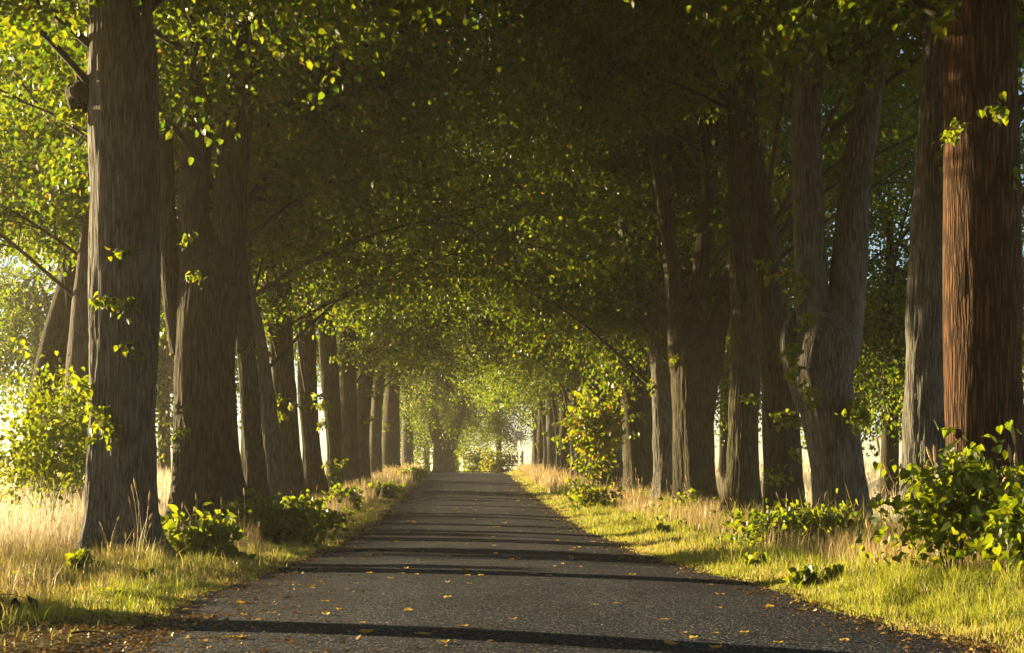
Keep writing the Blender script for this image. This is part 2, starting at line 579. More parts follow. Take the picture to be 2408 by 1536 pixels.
# ------------------------------------------------------------------ crowns
def bezier(a, b, c, n):
    t = np.linspace(0, 1, n)[:, None]
    return (1 - t) ** 2 * a + 2 * t * (1 - t) * b + t * t * c


def spray(P, D, rng, n, sig, size, big=False):
    """n leaves scattered round each point P hanging off direction D"""
    k = len(P)
    off = rng.normal(size=(k, n, 3)) * np.array([sig, sig, sig * 0.62])
    base = (P[:, None] + off).reshape(-1, 3)
    dd = np.repeat(D, n, 0) * 0.5 + rng.normal(size=(k * n, 3)) * 0.55 + np.array([0, 0, -0.55])
    nn = rng.normal(size=(k * n, 3)) * 0.62 + np.array([0, 0, 0.75])
    return leaf_faces(base, dd, nn, (rng.uniform(0.42, 1.3, k * n) if big else rng.uniform(0.7, 1.25, k * n)) * size, rng, big)


def crown_variant(seed, top=16.5, rad=5.6, low_road=6.3, low_field=3.4, nb=72, leaf=0.105, dens=25, over=26):
    """local frame: +x towards the road. Returns bough meshes and one leaf mesh."""
    rng = np.random.default_rng(seed)
    boughs, TP, TD = [], [], []
    zc, half = (top + 4.2) / 2, (top - 3.2) / 2
    for b in range(nb + over):
        az = b * 2.399963 + rng.uniform(-.3, .3)
        ca = math.cos(az)
        low = low_field + (low_road - low_field) * (ca + 1) / 2
        zt = low + (top - low) * rng.random() ** 1.15
        e = max(0.12, 1 - ((zt - zc) / (half * 1.3)) ** 2) ** 0.35
        if b >= nb:                                  # long upper boughs arching over the lane
            az = rng.uniform(-1.1, 1.1)
            ca = math.cos(az)
            zt = rng.uniform(9.5, top + .8)
            e = 1.0
        rr = rad * (1 + .2 * max(ca, 0)) * e * rng.uniform(0.55, 1.0)
        end = np.array([rr * ca, rr * math.sin(az), zt])
        z0 = min(max(zt - rr * rng.uniform(0.15, 0.75), 2.9), top - 2.5)
        if zt < 5.5:
            z0 = max(z0, min(rng.uniform(4.6, 6.4), top - 2.5))
        z0 = min(z0, top - 2.5)
        start = np.array([0.0, 0.0, z0])
        mid = (start + end) / 2 + np.array([rng.uniform(-.5, .5), rng.uniform(-.5, .5), rng.uniform(0.4, 1.5)])
        C = bezier(start, mid, end, 14)
        C += 0.12 * np.stack([noise(C[:, 0], C[:, 2] + b, s, seed) for s in (1, 2, 3)], -1) * np.linspace(0, 1, 14)[:, None]
        r = np.linspace(0.050, 0.009, 14) * rng.uniform(0.7, 1.25)
        parts = [tube(np.c_[C, r], 6)]
        nsub = 10
        for s in range(nsub):
            t = rng.uniform(0.14, 1.0)
            k = t * 13
            k0 = min(int(k), 12)
            p = C[k0] + (C[k0 + 1] - C[k0]) * (k - k0)
            tang = unit(C[k0 + 1] - C[k0])
            d = unit(tang * 0.7 + rng.normal(size=3) * 0.75 + np.array([0, 0, -0.05]))
            L = rng.uniform(0.7, 1.9) * (1.15 - 0.4 * t)
            q = p + d * L + np.array([0, 0, -0.22 * L * L])
            m2 = p + d * L * 0.55 + np.array([0, 0, 0.06])
            c2 = bezier(p, m2, q, 6)
            if q[2] < low - 0.7:
                continue
            parts.append(tube(np.c_[c2, np.linspace(0.020, 0.005, 6)], 4))
            for tt in (0.35, 0.6, 0.82, 1.0):
                TP.append(bezier(p, m2, q, 101)[int(tt * 100)])
                TD.append(unit(q - p))
        V, fl = cat_parts(parts)
        boughs.append(mesh("bough", V, fl, M['twig'], smooth=True))
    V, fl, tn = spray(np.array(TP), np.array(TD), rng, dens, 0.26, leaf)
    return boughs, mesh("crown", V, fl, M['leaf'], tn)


CROWNS = {
    'a': crown_variant(11),
    'b': crown_variant(12, top=16.2, rad=5.6, low_road=6.0, low_field=4.2),
    'c': crown_variant(13, top=15.0, rad=5.3, low_road=6.8, low_field=3.8),
    'd': crown_variant(14, top=16.0, rad=5.6, low_road=5.6, low_field=3.2),
    'high': crown_variant(15, top=16.5, rad=5.5, low_road=7.4, low_field=6.4, nb=56, leaf=.098, dens=26),
    'left_a': crown_variant(21, top=17.0, rad=5.4, low_road=5.9, low_field=5.6, nb=56, dens=15),
    'left_b': crown_variant(22, top=17.0, rad=5.6, low_road=6.4, low_field=6.2, nb=56, dens=15),
    'left_c': crown_variant(23, top=16.5, rad=5.2, low_road=5.4, low_field=4.6, nb=54, dens=15),
    'high_b': crown_variant(17, top=17.0, rad=5.6, low_road=8.0, low_field=5.8, nb=56, leaf=.098, dens=26),
    'mid': crown_variant(18, top=12.0, rad=4.3, low_road=2.2, low_field=2.2, nb=46, leaf=.10, dens=14, over=0),
    'low': crown_variant(16, top=9.0, rad=3.6, low_road=1.0, low_field=0.9, nb=34, leaf=0.12, dens=13, over=0),
}


def px(p, D):
    """a measured picture point at distance D, as a point in metres"""
    return np.array([(p[0] - VX) / FPX * D, D, EYE + (VY - p[1]) / FPX * D])


def stem_path(pts, D, step=0.08):
    rows = []
    for q in pts:
        rows.append(np.r_[px(q, D + (q[3] if len(q) > 3 else 0)), q[2] / 2 / FPX * D])
    return catmull(rows, step)


def blob(seed, r, sq=(1, 1, 1), nu=18, nv=12, amp=0.25):
    th = np.linspace(0, math.pi, nv)
    ph = np.linspace(0, 2 * math.pi, nu, endpoint=False)
    T, P = np.meshgrid(th, ph, indexing='ij')
    d = np.stack([np.sin(T) * np.cos(P), np.sin(T) * np.sin(P), np.cos(T)], -1)
    k = 1 + amp * noise(d[..., 0] * 1.8 + seed, d[..., 1] * 1.8, d[..., 2] * 1.8, seed) + amp * .5 * noise(d[..., 0] * 4.5 + seed, d[..., 1] * 4.5, d[..., 2] * 4.5, seed)
    V = (d * (k * r)[..., None] * np.array(sq)).reshape(-1, 3)
    i = np.arange(nv - 1)[:, None] * nu
    j = np.arange(nu)[None]
    F = np.stack([i + j, i + nu + j, i + nu + (j + 1) % nu, i + (j + 1) % nu], -1).reshape(-1, 4)
    return V, [F]


def shoot_mesh(seed, L=0.5, n=16, size=0.09, dirv=(1, 0, 0.1)):
    """a leafy sucker: a bent twig with leaves along it"""
    rng = np.random.default_rng(seed)
    TP, TD, parts = [], [], []
    d0 = np.array(dirv, float)
    for k in range(3):
        d = unit(d0 + rng.normal(size=3) * 0.45)
        c = bezier(np.zeros(3), d * L * .5 + np.array([0, 0, .06]), d * L * rng.uniform(.6, 1.1) + np.array([0, 0, -.25 * L]), 7)
        parts.append(tube(np.c_[c, np.linspace(.006, .002, 7)], 4))
        m = max(5, n // 3)
        for t in rng.uniform(0.25, 1, m):
            TP.append(c[int(t * 6)])
            TD.append(d)
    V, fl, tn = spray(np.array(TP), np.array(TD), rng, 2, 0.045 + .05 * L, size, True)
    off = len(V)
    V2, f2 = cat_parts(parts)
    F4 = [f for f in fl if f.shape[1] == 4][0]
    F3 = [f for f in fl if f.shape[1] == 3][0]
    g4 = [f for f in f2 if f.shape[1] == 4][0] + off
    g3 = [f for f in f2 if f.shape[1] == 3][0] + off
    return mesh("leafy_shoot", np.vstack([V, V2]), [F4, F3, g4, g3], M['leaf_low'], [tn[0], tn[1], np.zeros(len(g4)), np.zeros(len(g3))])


GROUP_L, GROUP_R = "lime trees lining the left side of the road", "lime trees lining the right side of the road"


def tree(label, trunk, D, mat, crown, side, forks=(), shoots=(), seed=1, fine=True, rz=0.0, cs=1.0, flare=0.75, lump=0.06,
         group=None, name="lime_tree", drop=0.0, cname="crown", ridge=.014, bo=0):
    """side: -1 left row, +1 right row. trunk / forks: rows (picture x, picture y, width[, depth offset])"""
    tp = stem_path(trunk, D, 0.05 if fine else 0.25)
    base = np.array([tp[0, 0], tp[0, 1], float(ground(tp[0, 0], tp[0, 1])) - 0.03])
    low = tp[0].copy()
    low[2] = base[2] - 0.12
    if tp[0, 2] > low[2] + 0.1:                      # carry the stem down into the soil
        n = max(2, int((tp[0, 2] - low[2]) / (0.05 if fine else 0.25)))
        t = np.linspace(0, 1, n, endpoint=False)[:, None]
        tp = np.vstack([low * (1 - t) + tp[0] * t, tp])
    tp = tp[tp[:, 2] >= base[2] - 0.13]
    top = empty(name, tuple(base), label, "tree", group or (GROUP_L if side < 0 else GROUP_R))
    loc = tp.copy()
    loc[:, :3] -= base
    ns = 120 if fine else 20
    V, fl = tube(loc, ns, seed, flare, lump, ridge if fine else 0.0, base_z=0.0)
    link("trunk", mesh("trunk", V, fl, mat, smooth=True), top)
    for k, f in enumerate(forks):
        fp = stem_path(f, D, 0.05 if fine else 0.2)
        fp[:, :3] -= base
        V, fl = tube(fp, 72 if fine else 14, seed + 20 + k, 0, lump, 0.008 if fine else 0)
        link("limb", mesh("limb", V, fl, mat, smooth=True), top)
    if crown:
        boughs, leaves = CROWNS[crown]
        rot = (0 if side < 0 else math.pi) + rz
        # the crown sits round the stem where it enters the foliage
        kz = int(np.argmin(np.abs(loc[:, 2] - 6.0)))
        cx, cy_ = loc[kz, 0] * 0.8, loc[kz, 1] * 0.8
        for b in boughs[bo::3]:
            link("bough", b, top, (cx, cy_, -drop), rot, cs)
        link(cname, leaves, top, (cx, cy_, -drop), rot, cs)
    for k, (sx, sy, dd, L, n, sz, dv) in enumerate(shoots):
        p = px((sx, sy), D + dd) - base
        link("leafy_shoot", shoot_mesh(seed * 31 + k, L, n, sz, dv), top, tuple(p))
    return top, base


# ------------------------------------------------------------------ the left row
t1, b1 = tree("thick grey lichen-speckled trunk nearest the camera, with a burl on its side", 
     [(286, 1345, 185), (282, 1240, 165), (283, 1000, 150), (288, 700, 156), (290, 450, 160), (286, 230, 172), (284, 0, 150), (284, -300, 140), (280, -800, 80)],
     19.7, M['bark_grey'], 'high', -1, seed=3, rz=1.35, flare=0.6, bo=2,
     shoots=[(285, 605, -.40, .22, 14, .07, (0, -1, 0)), (235, 700, -.36, .3, 18, .08, (.2, -1, -.2)), (300, 730, -.40, .3, 16, .07, (.3, -1, -.2)), (255, 985, -.40, .34, 30, .08, (0, -1, -.2)),
             (262, 1010, -.40, .3, 24, .075, (.2, -1, -.3)), (215, 920, -.2, .4, 14, .09, (-.6, -.8, .3)), (200, 290, -.1, .3, 10, .09, (-1, -.4, .1)), (300, 820, -.4, .2, 10, .06, (0, -1, 0))])
V, fl = blob(5, 0.17, (1, 1, 1.25), 26, 18, .35)
link("burl", mesh("burl", V, fl, M['bark_brown'], smooth=True), t1, tuple(px((193, 222), 19.6) - b1))
V, fl = blob(9, 0.10, (.8, 1, 1.3), 22, 16, .4)
link("burl", mesh("burl", V, fl, M['bark_grey'], smooth=True), t1, tuple(px((350, 1180), 19.6) - b1))
tree("brown twin-stemmed tree standing right behind the thick grey trunk",
     [(495, 1215, 165), (487, 1100, 145), (480, 900, 142), (488, 720, 150), (498, 640, 146), (500, 570, 90), (500, 520, 20)],
     26.0, M['bark_brown'], 'high', -1, seed=4, rz=-0.3,
     forks=[[(482, 800, 50), (466, 690, 84), (458, 600, 78), (455, 450, 72), (463, 300, 68), (472, 0, 60), (480, -300, 40)],
            [(505, 800, 50), (520, 690, 88), (533, 600, 82), (542, 450, 76), (562, 250, 68), (578, 0, 58), (590, -300, 40)],
            [(430, 830, 60), (410, 740, 50), (398, 620, 46), (392, 500, 42), (386, 300, 34)]],
     shoots=[(432, 1020, -.5, .25, 12, .08, (-.3, -1, .1)), (470, 650, -.55, .3, 16, .08, (0, -1, -.2)), (575, 830, -.3, .35, 20, .08, (.6, -.8, -.2)), (445, 570, -.4, .25, 8, .08, (0, -1, 0))])
tree("slim brown tree leaning left above the dark bramble bush",
     [(603, 1200, 66), (592, 1000, 48), (583, 880, 44), (572, 750, 42), (562, 600, 38), (555, 300, 34)],
     31.5, M['bark_brown'], 'left_b', -1, seed=5, rz=0.9)
tree("pale violet-grey tree leaning left, smoothest bark of its row",
     [(650, 1190, 46), (640, 1050, 42), (624, 925, 40), (600, 770, 34), (582, 684, 30), (576, 600, 28), (572, 300, 26)],
     35.0, M['bark_violet'], 'left_a', -1, seed=6, rz=2.0, shoots=[(590, 850, -.3, .4, 24, .09, (.2, -1, 0)), (610, 690, -.2, .35, 10, .1, (1, -.4, 0))])
tree("straight ridged tree with a round cut scar and leafy shoots at mid height",
     [(688, 1185, 62), (680, 1050, 48), (668, 900, 52), (660, 800, 56), (655, 650, 58), (655, 550, 50), (650, 200, 40)],
     39.0, M['bark_olive'], 'left_c', -1, seed=7, rz=-0.5, lump=.08,
     shoots=[(662, 935, -.35, .45, 18, .1, (-.1, -1, .2)), (655, 985, -.35, .5, 26, .1, (.3, -1, .1)), (690, 960, -.3, .5, 18, .1, (.6, -1, .2)), (640, 800, -.2, .5, 22, .1, (-.5, -1, 0)), (655, 720, -.3, .4, 10, .1, (.9, -.6, 0))])
FAR_L = [
    ("dark trunk swelling near its foot, shoots of bright leaves hanging on its right edge", 45.5, [(742, 1180, 66), (732, 1050, 46), (722, 900, 46), (720, 700, 42), (722, 500, 36), (722, 200, 26)], 'left_a', 'bark_brown'),
    ("tapering trunk widest at shoulder height behind tall pale seed-heads", 52.0, [(786, 1170, 44), (785, 1050, 36), (776, 900, 46), (768, 780, 44), (757, 600, 32), (750, 350, 24)], 'left_b', 'bark_olive'),
    ("broad plain brown trunk in the middle of the left row", 59.5, [(820, 1155, 56), (818, 1000, 46), (815, 850, 44), (815, 700, 42), (812, 450, 30)], 'left_c', 'bark_brown'),
    ("trunk leaning right towards the road with a bright rim of light", 66.5, [(848, 1145, 46), (852, 1000, 36), (862, 880, 36), (880, 760, 36), (893, 660, 30), (905, 480, 22)], 'left_a', 'bark_brown'),
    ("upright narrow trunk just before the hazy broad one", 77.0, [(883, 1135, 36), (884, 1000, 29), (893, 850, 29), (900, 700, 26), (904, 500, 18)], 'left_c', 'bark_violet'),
    ("broad hazy trunk at the end of the dense left trunks", 90.0, [(918, 1122, 50), (920, 1000, 40), (926, 860, 35), (930, 700, 28), (930, 560, 20)], 'left_b', 'bark_brown'),
]
for k, (lab, D, pts, cr, bm) in enumerate(FAR_L):
    pts = [(a, b, w * 0.95) for a, b, w in pts]
    sh = []
    if k in (0, 1, 2, 4, 5):
        for (sx, sy) in {0: [(745, 930), (752, 950), (752, 1000), (775, 1095), (780, 1110)], 1: [(800, 760), (790, 1100), (793, 850)], 2: [(868, 990), (865, 925), (825, 640)],
                         4: [(905, 1010)], 5: [(945, 980), (950, 1010), (940, 900)]}[k]:
            sh.append((sx, sy, -.4, .5, 14, .12, (.5, -1, 0)))
    tree(lab, pts, D, M[bm], cr, -1, seed=30 + k, fine=(k < 3), rz=1.3 * k, shoots=sh, flare=.45)

# ------------------------------------------------------------------ the right row
tr, br = tree("big reddish-brown trunk beside the heart-leaved bush, lit along its edge",
     [(2328, 1370, 205), (2320, 1200, 182), (2312, 900, 172), (2312, 640, 176), (2308, 300, 168), (2305, 0, 164), (2300, -400, 150), (2290, -900, 90)],
     18.3, M['bark_red'], 'high', 1, seed=41, rz=0.7, flare=.35, lump=.03, ridge=.007,
     shoots=[(2255, 15, -.5, .35, 14, .12, (-.8, -.6, -.3)), (2330, 250, -.6, .3, 8, .10, (.3, -1, -.6)), (2390, 380, -.3, .4, 12, .12, (.6, -.7, -.5)), (2240, 320, -.5, .25, 6, .09, (-.8, -.6, -.3))])
V, fl = blob(15, 0.05, (1, 1, 1), 18, 12, .3)
link("burl", mesh("burl", V, fl, M['bark_red'], smooth=True), tr, tuple(px((2252, 1020), 18.0) - br))
tree("grey-green furrowed trunk half hidden behind the big reddish one",
     [(2190, 1290, 150), (2185, 1180, 125), (2184, 1050, 112), (2190, 700, 106), (2200, 400, 94), (2214, 100, 80), (2225, -300, 66)],
     23.0, M['bark_grey'], 'high_b', 1, seed=42, rz=-0.6)
tree("forked tree with two tall stems and a swollen elbow, leafy bush at its foot",
     [(1990, 1295, 132), (1982, 1200, 122), (1968, 1080, 120), (1945, 960, 122), (1930, 880, 135), (1942, 800, 146), (1946, 740, 90), (1948, 690, 20)],
     25.6, M['bark_grey'], 'high', 1, seed=43, rz=0.2, drop=-1.7, flare=.4,
     forks=[[(1935, 920, 60), (1920, 830, 96), (1912, 750, 86), (1903, 560, 72), (1896, 350, 66), (1900, 100, 58), (1905, -250, 40)],
            [(1955, 920, 60), (1972, 830, 98), (1984, 750, 88), (1998, 610, 80), (2012, 430, 70), (2042, 250, 60), (2082, 30, 50), (2110, -250, 36)],
            [(1905, 960, 60), (1872, 880, 46), (1852, 800, 34), (1868, 735, 22)]],
     shoots=[(1905, 920, -.45, .4, 18, .11, (-.6, -.9, .2)), (1880, 880, -.3, .4, 14, .1, (-.5, -1, .3)), (1870, 830, -.3, .4, 14, .1, (-.3, -1, .2)), (1990, 985, -.5, .45, 34, .1, (.4, -1, -.2)),
             (1895, 690, -.4, .4, 16, .1, (-.7, -.8, 0)), (1870, 640, -.3, .5, 16, .1, (-.8, -.6, 0)), (1895, 760, -.4, .3, 12, .1, (0, -1, 0)), (2000, 960, -.4, .4, 24, .1, (.8, -.7, 0))])
tree("tree with a sinuous upper stem curving left over the road",
     [(1850, 1280, 112), (1845, 1180, 96), (1840, 1050, 90), (1834, 900, 86), (1814, 720, 72), (1794, 530, 60), (1772, 390, 52), (1756, 260, 48), (1740, 50, 42), (1730, -200, 30)],
     29.7, M['bark_brown'], 'high_b', 1, seed=44, rz=-0.9, drop=-1.7, flare=.4,
     shoots=[(1845, 990, -.45, .35, 10, .11, (-.2, -1, .1)), (1860, 1000, -.45, .35, 10, .11, (.4, -1, 0)), (1810, 1110, -.4, .4, 14, .1, (.3, -1, -.3)), (1800, 620, -.3, .3, 10, .1, (-.6, -.8, 0)), (1860, 1060, -.4, .4, 10, .1, (.2, -1, -.4))])
tree("mossy upright trunk set close to the verge between forked trees",
     [(1745, 1270, 110), (1748, 1150, 76), (1750, 1000, 68), (1752, 800, 64), (1748, 600, 58), (1738, 430, 48), (1734, 250, 40), (1730, 0, 30)],
     33.5, M['bark_olive'], 'high_b', 1, seed=45, rz=0.5, drop=-1.2, shoots=[(1760, 940, -.3, .3, 10, .1, (0, -1, -.2))])
tree("thick tree splitting into three spreading limbs at head height",
     [(1646, 1245, 118), (1638, 1160, 94), (1632, 1000, 94), (1636, 860, 108), (1640, 800, 80), (1642, 750, 20)],
     41.0, M['bark_brown'], 'high_b', 1, seed=46, rz=-0.2, drop=-1.7, flare=.45,
     forks=[[(1622, 930, 50), (1610, 860, 76), (1594, 770, 50), (1582, 640, 40), (1566, 520, 36), (1545, 380, 32), (1530, 250, 32), (1512, 50, 24)],
            [(1640, 900, 50), (1640, 830, 64), (1644, 750, 44), (1652, 600, 36), (1668, 420, 31), (1678, 200, 30), (1685, 0, 22)],
            [(1650, 940, 50), (1662, 870, 78), (1684, 785, 50), (1708, 690, 41), (1736, 590, 35), (1758, 480, 30), (1765, 300, 26)]],
     shoots=[(1625, 1160, -.4, .5, 16, .12, (.4, -1, 0)), (1600, 840, -.4, .4, 14, .1, (-.5, -1, 0))])
tree("grey trunk with a long limb reaching left, roots spread at its foot",
     [(1580, 1230, 92), (1570, 1120, 58), (1562, 1000, 50), (1556, 860, 48), (1552, 720, 42), (1548, 500, 32)],
     47.0, M['bark_grey'], 'c', 1, seed=47, rz=1.1, flare=.8,
     forks=[[(1552, 860, 44), (1535, 770, 36), (1512, 700, 34), (1486, 620, 31), (1466, 530, 27), (1450, 400, 20)]],
     shoots=[(1540, 900, -.3, .4, 14, .12, (-.7, -.8, 0)), (1545, 790, -.3, .4, 10, .12, (-.7, -.8, 0))])
tree("wide dark trunk edged by a thin bright slanting sucker stem",
     [(1508, 1210, 92), (1504, 1080, 72), (1498, 950, 72), (1490, 800, 62), (1482, 650, 50), (1474, 450, 36)],
     53.0, M['bark_brown'], 'b', 1, seed=48, rz=-1.4, flare=.4,
     forks=[[(1502, 1205, 22, -.5), (1485, 1050, 16, -.5), (1476, 900, 15, -.5), (1466, 740, 12, -.5), (1458, 600, 9, -.5)]],
     shoots=[(1488, 920, -.5, .4, 10, .12, (.4, -1, 0)), (1500, 975, -.5, .5, 14, .12, (.5, -1, 0)), (1490, 1020, -.5, .4, 10, .12, (.5, -1, 0))])
FAR_R = [
    ("trunk standing just behind the bright leafy sapling", 61.0, 5.55, 48, 'd', -26),
    ("dark narrow trunk first beyond the leafy sapling", 68.0, 5.5, 40, 'a', -16),
    ("slim leaning trunk second beyond the leafy sapling", 75.0, 5.35, 32, 'c', -24),
    ("hazy trunk on the right, third beyond the leafy sapling", 82.0, 5.15, 32, 'b', -8),
    ("hazy trunk on the right, two before the road sign", 89.0, 4.9, 30, 'd', -14),
    ("pale hazy trunk standing next to the road sign", 96.0, 4.7, 28, 'a', -6),
]
for k, (lab, D, x, w, cr, lean) in enumerate(FAR_R):
    c0 = VX + x / D * FPX
    gy = VY - (float(ground(x, D)) - EYE) / D * FPX
    s = FPX / D
    pts = [(c0, gy, w * 1.25), (c0 - .15 * w, gy - 1.2 * s, w), (c0 + lean * .3, gy - 3 * s, w * .95), (c0 + lean * .8, gy - 5 * s, w * .8), (c0 + lean * 1.3, gy - 8 * s, w * .6), (c0 + lean * 1.6, gy - 11 * s, w * .3)]
    pts2 = [(c0 - w * .7, gy, w * .3, -.4), (c0 - w * .75, gy - 2 * s, w * .26, -.4), (c0 - w * 1.0 + lean * .5, gy - 4.2 * s, w * .2, -.4), (c0 - w * 1.2 + lean, gy - 6 * s, w * .14, -.4)]
    sh = [(c0 - w * .5, gy - h * s, -.4, .5, 12, .13, (-.5, -1, 0)) for h in ((1.6, 2.6, 3.6) if k % 2 else (2.1, 3.2))]
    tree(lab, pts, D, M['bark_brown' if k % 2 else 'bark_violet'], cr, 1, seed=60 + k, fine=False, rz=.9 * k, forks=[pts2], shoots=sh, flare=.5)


# trees beyond the rise, at the end of the lane, and trees out in the field
def free_tree(label, x, y, dia, crown, seed, mat='bark_brown', cs=1.0, rz=0.0, lean=0.0, group="trees beyond the end of the road", side=-1, fork=False, drop=0.0, H=11.0):
    c0 = VX + x / y * FPX
    gy = VY - (float(ground(x, y)) - EYE) / y * FPX
    s = FPX / y
    w = dia * s
    l = lean * s
    if fork:
        pts = [(c0, gy, w * 0.95), (c0, gy - 1.5 * s, w * .95), (c0 + .1 * w, gy - 2.8 * s, w * 0.95), (c0 + .1 * w, gy - 3.2 * s, w * .8)]
        fk = [[(c0 - .2 * w, gy - 2.4 * s, w * .7), (c0 - .55 * w, gy - 4 * s, w * .55), (c0 - .9 * w, gy - 7 * s, w * .3)],
              [(c0 + .25 * w, gy - 2.4 * s, w * .65), (c0 + .65 * w, gy - 4 * s, w * .5), (c0 + 1.3 * w, gy - 7 * s, w * .3)]]
    else:
        pts = [(c0, gy, w * 1.2), (c0 + .1 * l, gy - 2 * s, w), (c0 + .4 * l, gy - 4 * s, w * .9), (c0 + l, gy - H * .6 * s, w * .7), (c0 + 1.4 * l, gy - H * s, w * .3)]
        fk = []
    return tree(label, pts, y, M[mat], crown, side, seed=seed, fine=False, rz=rz, forks=fk, cs=cs, group=group, drop=drop)


def behind_tree(x, y, crown, seed):
    z0 = float(ground(x, y))
    top = empty("lime_tree", (x, y, z0), "lime tree of the avenue standing behind the viewpoint", "tree", "avenue limes behind the viewpoint")
    p = catmull([(0, 0, -.15, .46), (0, 0, 1, .38), (.05, 0, 4, .36), (.1, .1, 8, .25), (.1, .2, 11, .12)], .3)
    V, fl = tube(p, 24, seed, .5, .06, base_z=0)
    link("trunk", mesh("trunk", V, fl, M['bark_brown'], smooth=True), top)
    boughs, leaves = CROWNS[crown]
    for b in boughs[::6]:
        link("bough", b, top, (0, 0, 0), 0 if x < 0 else math.pi)
    link("crown", leaves, top, (0, 0, 0), 0 if x < 0 else math.pi)


free_tree("stout forked trunk facing the camera where the road ends", -1.1, 115, 1.5, 'mid', 71, cs=1.25, fork=True)
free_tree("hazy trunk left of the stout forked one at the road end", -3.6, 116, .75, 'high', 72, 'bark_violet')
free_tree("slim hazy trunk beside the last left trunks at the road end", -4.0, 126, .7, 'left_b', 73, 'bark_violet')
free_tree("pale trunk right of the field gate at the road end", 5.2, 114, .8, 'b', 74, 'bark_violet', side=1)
for k, (x, y, cs, cr) in enumerate([(-2.6, 131, 1.25, 'low'), (3.0, 133, 1.0, 'mid'), (8.6, 127, 1.1, 'low'), (13.5, 126, 1.2, 'low'), (11.5, 150, 1.6, 'low'), (-7, 160, 1.4, 'low'), (-.4, 146, 1.1, 'mid')]):
    free_tree("low leafy tree glowing in the haze beyond the end of the road", x, y, .45, cr, 80 + k, cs=cs, rz=k * 1.1, H=8)
FLD = "trees standing in the field behind the left row"
free_tree("tree leaning right in the field, seen left of the thick grey trunk", -7.45, 33.0, .6, 'high', 91, 'bark_violet', 0.95, 0.5, 0.35, FLD)
free_tree("second field tree whose dark stem shows high beside the leaning one", -9.75, 39.0, .75, 'high', 92, 'bark_brown', 1.0, 1.9, 1.1, FLD)
free_tree("round low-branched tree out in the field, seen between the two nearest left trunks", -12.2, 70.0, .5, 'low', 94, 'bark_brown', 1.3, .3, 0.0, FLD, H=8)
free_tree("broad leafy tree far out in the field at the left edge", -18.7, 75.0, .6, 'mid', 100, 'bark_brown', 1.5, .3, 0.0, FLD, H=8)
FLR = "trees standing in the field behind the right row"
free_tree("leafy field tree filling the gap left of the grey-green furrowed trunk", 10.6, 42.0, .4, 'mid', 95, 'bark_brown', 1.0, .3, 0.0, FLR, 1, H=8)
free_tree("field tree glimpsed between the two-stemmed forked tree and its neighbour", 12.5, 54.0, .4, 'mid', 96, 'bark_brown', 1.1, 1.3, 0.0, FLR, 1, H=8)
free_tree("field tree whose lit leaves show between the three-limbed and the mossy trunk", 9.8, 63.0, .4, 'mid', 97, 'bark_brown', 1.1, 2.3, 0.0, FLR, 1, H=8)
free_tree("field tree at the right edge behind the big reddish trunk", 13.2, 36.0, .4, 'mid', 98, 'bark_brown', 1.0, 3.3, 0.0, FLR, 1, H=8)
free_tree("field tree far behind the furrowed trunk on the right", 16.0, 60.0, .4, 'mid', 99, 'bark_brown', 1.3, 4.3, 0.0, FLR, 1, H=8)
t0, b0 = free_tree("tree outside the left edge whose sunlit leaves hang into the picture", -4.6, 12.3, .55, 'high', 93, 'bark_grey', 1.0, 2.2, 0.0, GROUP_L)


# the avenue goes on behind the viewpoint: its crowns close off the sky there and throw the nearest shadows
for k, (x, y, cr) in enumerate([(-4.1, 5.5, 'a'), (5.6, 11.0, 'high'), (5.7, 4.5, 'b'), (-4.1, -1.5, 'd'), (5.5, -2.5, 'a'), (-4.2, -8.0, 'b'), (5.7, -9, 'c'), (-4.0, -15, 'c'), (5.6, -16, 'd'), (-4.1, -22, 'a'), (5.6, -23, 'b'),
                               (-2.0, -31, 'low'), (2.5, -31, 'low'), (.3, -36, 'd')]):
    behind_tree(x, y, cr, 300 + k)


# ------------------------------------------------------------------ shrubs and saplings
def shrub(name, label, loc, w, h, n, size, seed, group=None, sparse=False, hollow=0.0, cat="bush", tintshift=0.0):
    rng = np.random.default_rng(seed)
    z = float(ground(loc[0], loc[1]))
    top = empty(name, (loc[0], loc[1], z), label, cat, group)
    TP, TD = [], []
    ns = 9 if not sparse else 6
    for s in range(ns):
        az = s * 2.4 + rng.uniform(-.4, .4)
        rr = w / 2 * rng.uniform(.35, 1.0)
        end = np.array([rr * math.cos(az), rr * math.sin(az) * .8, h * rng.uniform(.55, 1.0) * (1 - .35 * (rr / (w / 2)) ** 2)])
        c = bezier(np.array([rng.normal() * .05 * w, rng.normal() * .05 * w, -0.03]), np.array([end[0] * .3, end[1] * .3, end[2] * .8]), end, 14)
        V, fl = tube(np.c_[c, np.linspace(.010, .003, 14)], 5)
        link("stem", mesh("stem", V, fl, M['twig'], smooth=True), top)
        for t in rng.uniform(.2 + hollow, 1, max(3, n // ns)):
            p = c[int(t * 13)] + rng.normal(size=3) * np.array([.16 * w, .14 * w, .10 * h])
            if p[2] < 0.03:
                p[2] = rng.uniform(.03, .2 * h)
            TP.append(p)
            TD.append(unit(np.array([math.cos(az), math.sin(az), -.1]) + rng.normal(size=3) * .4))
    V, fl, tn = spray(np.array(TP), np.array(TD), rng, 4, 0.06 * w, size, True)
    tn = [np.clip(t * .92 + tintshift, 0, 1) for t in tn]
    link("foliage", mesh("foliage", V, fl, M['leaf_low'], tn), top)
    return top


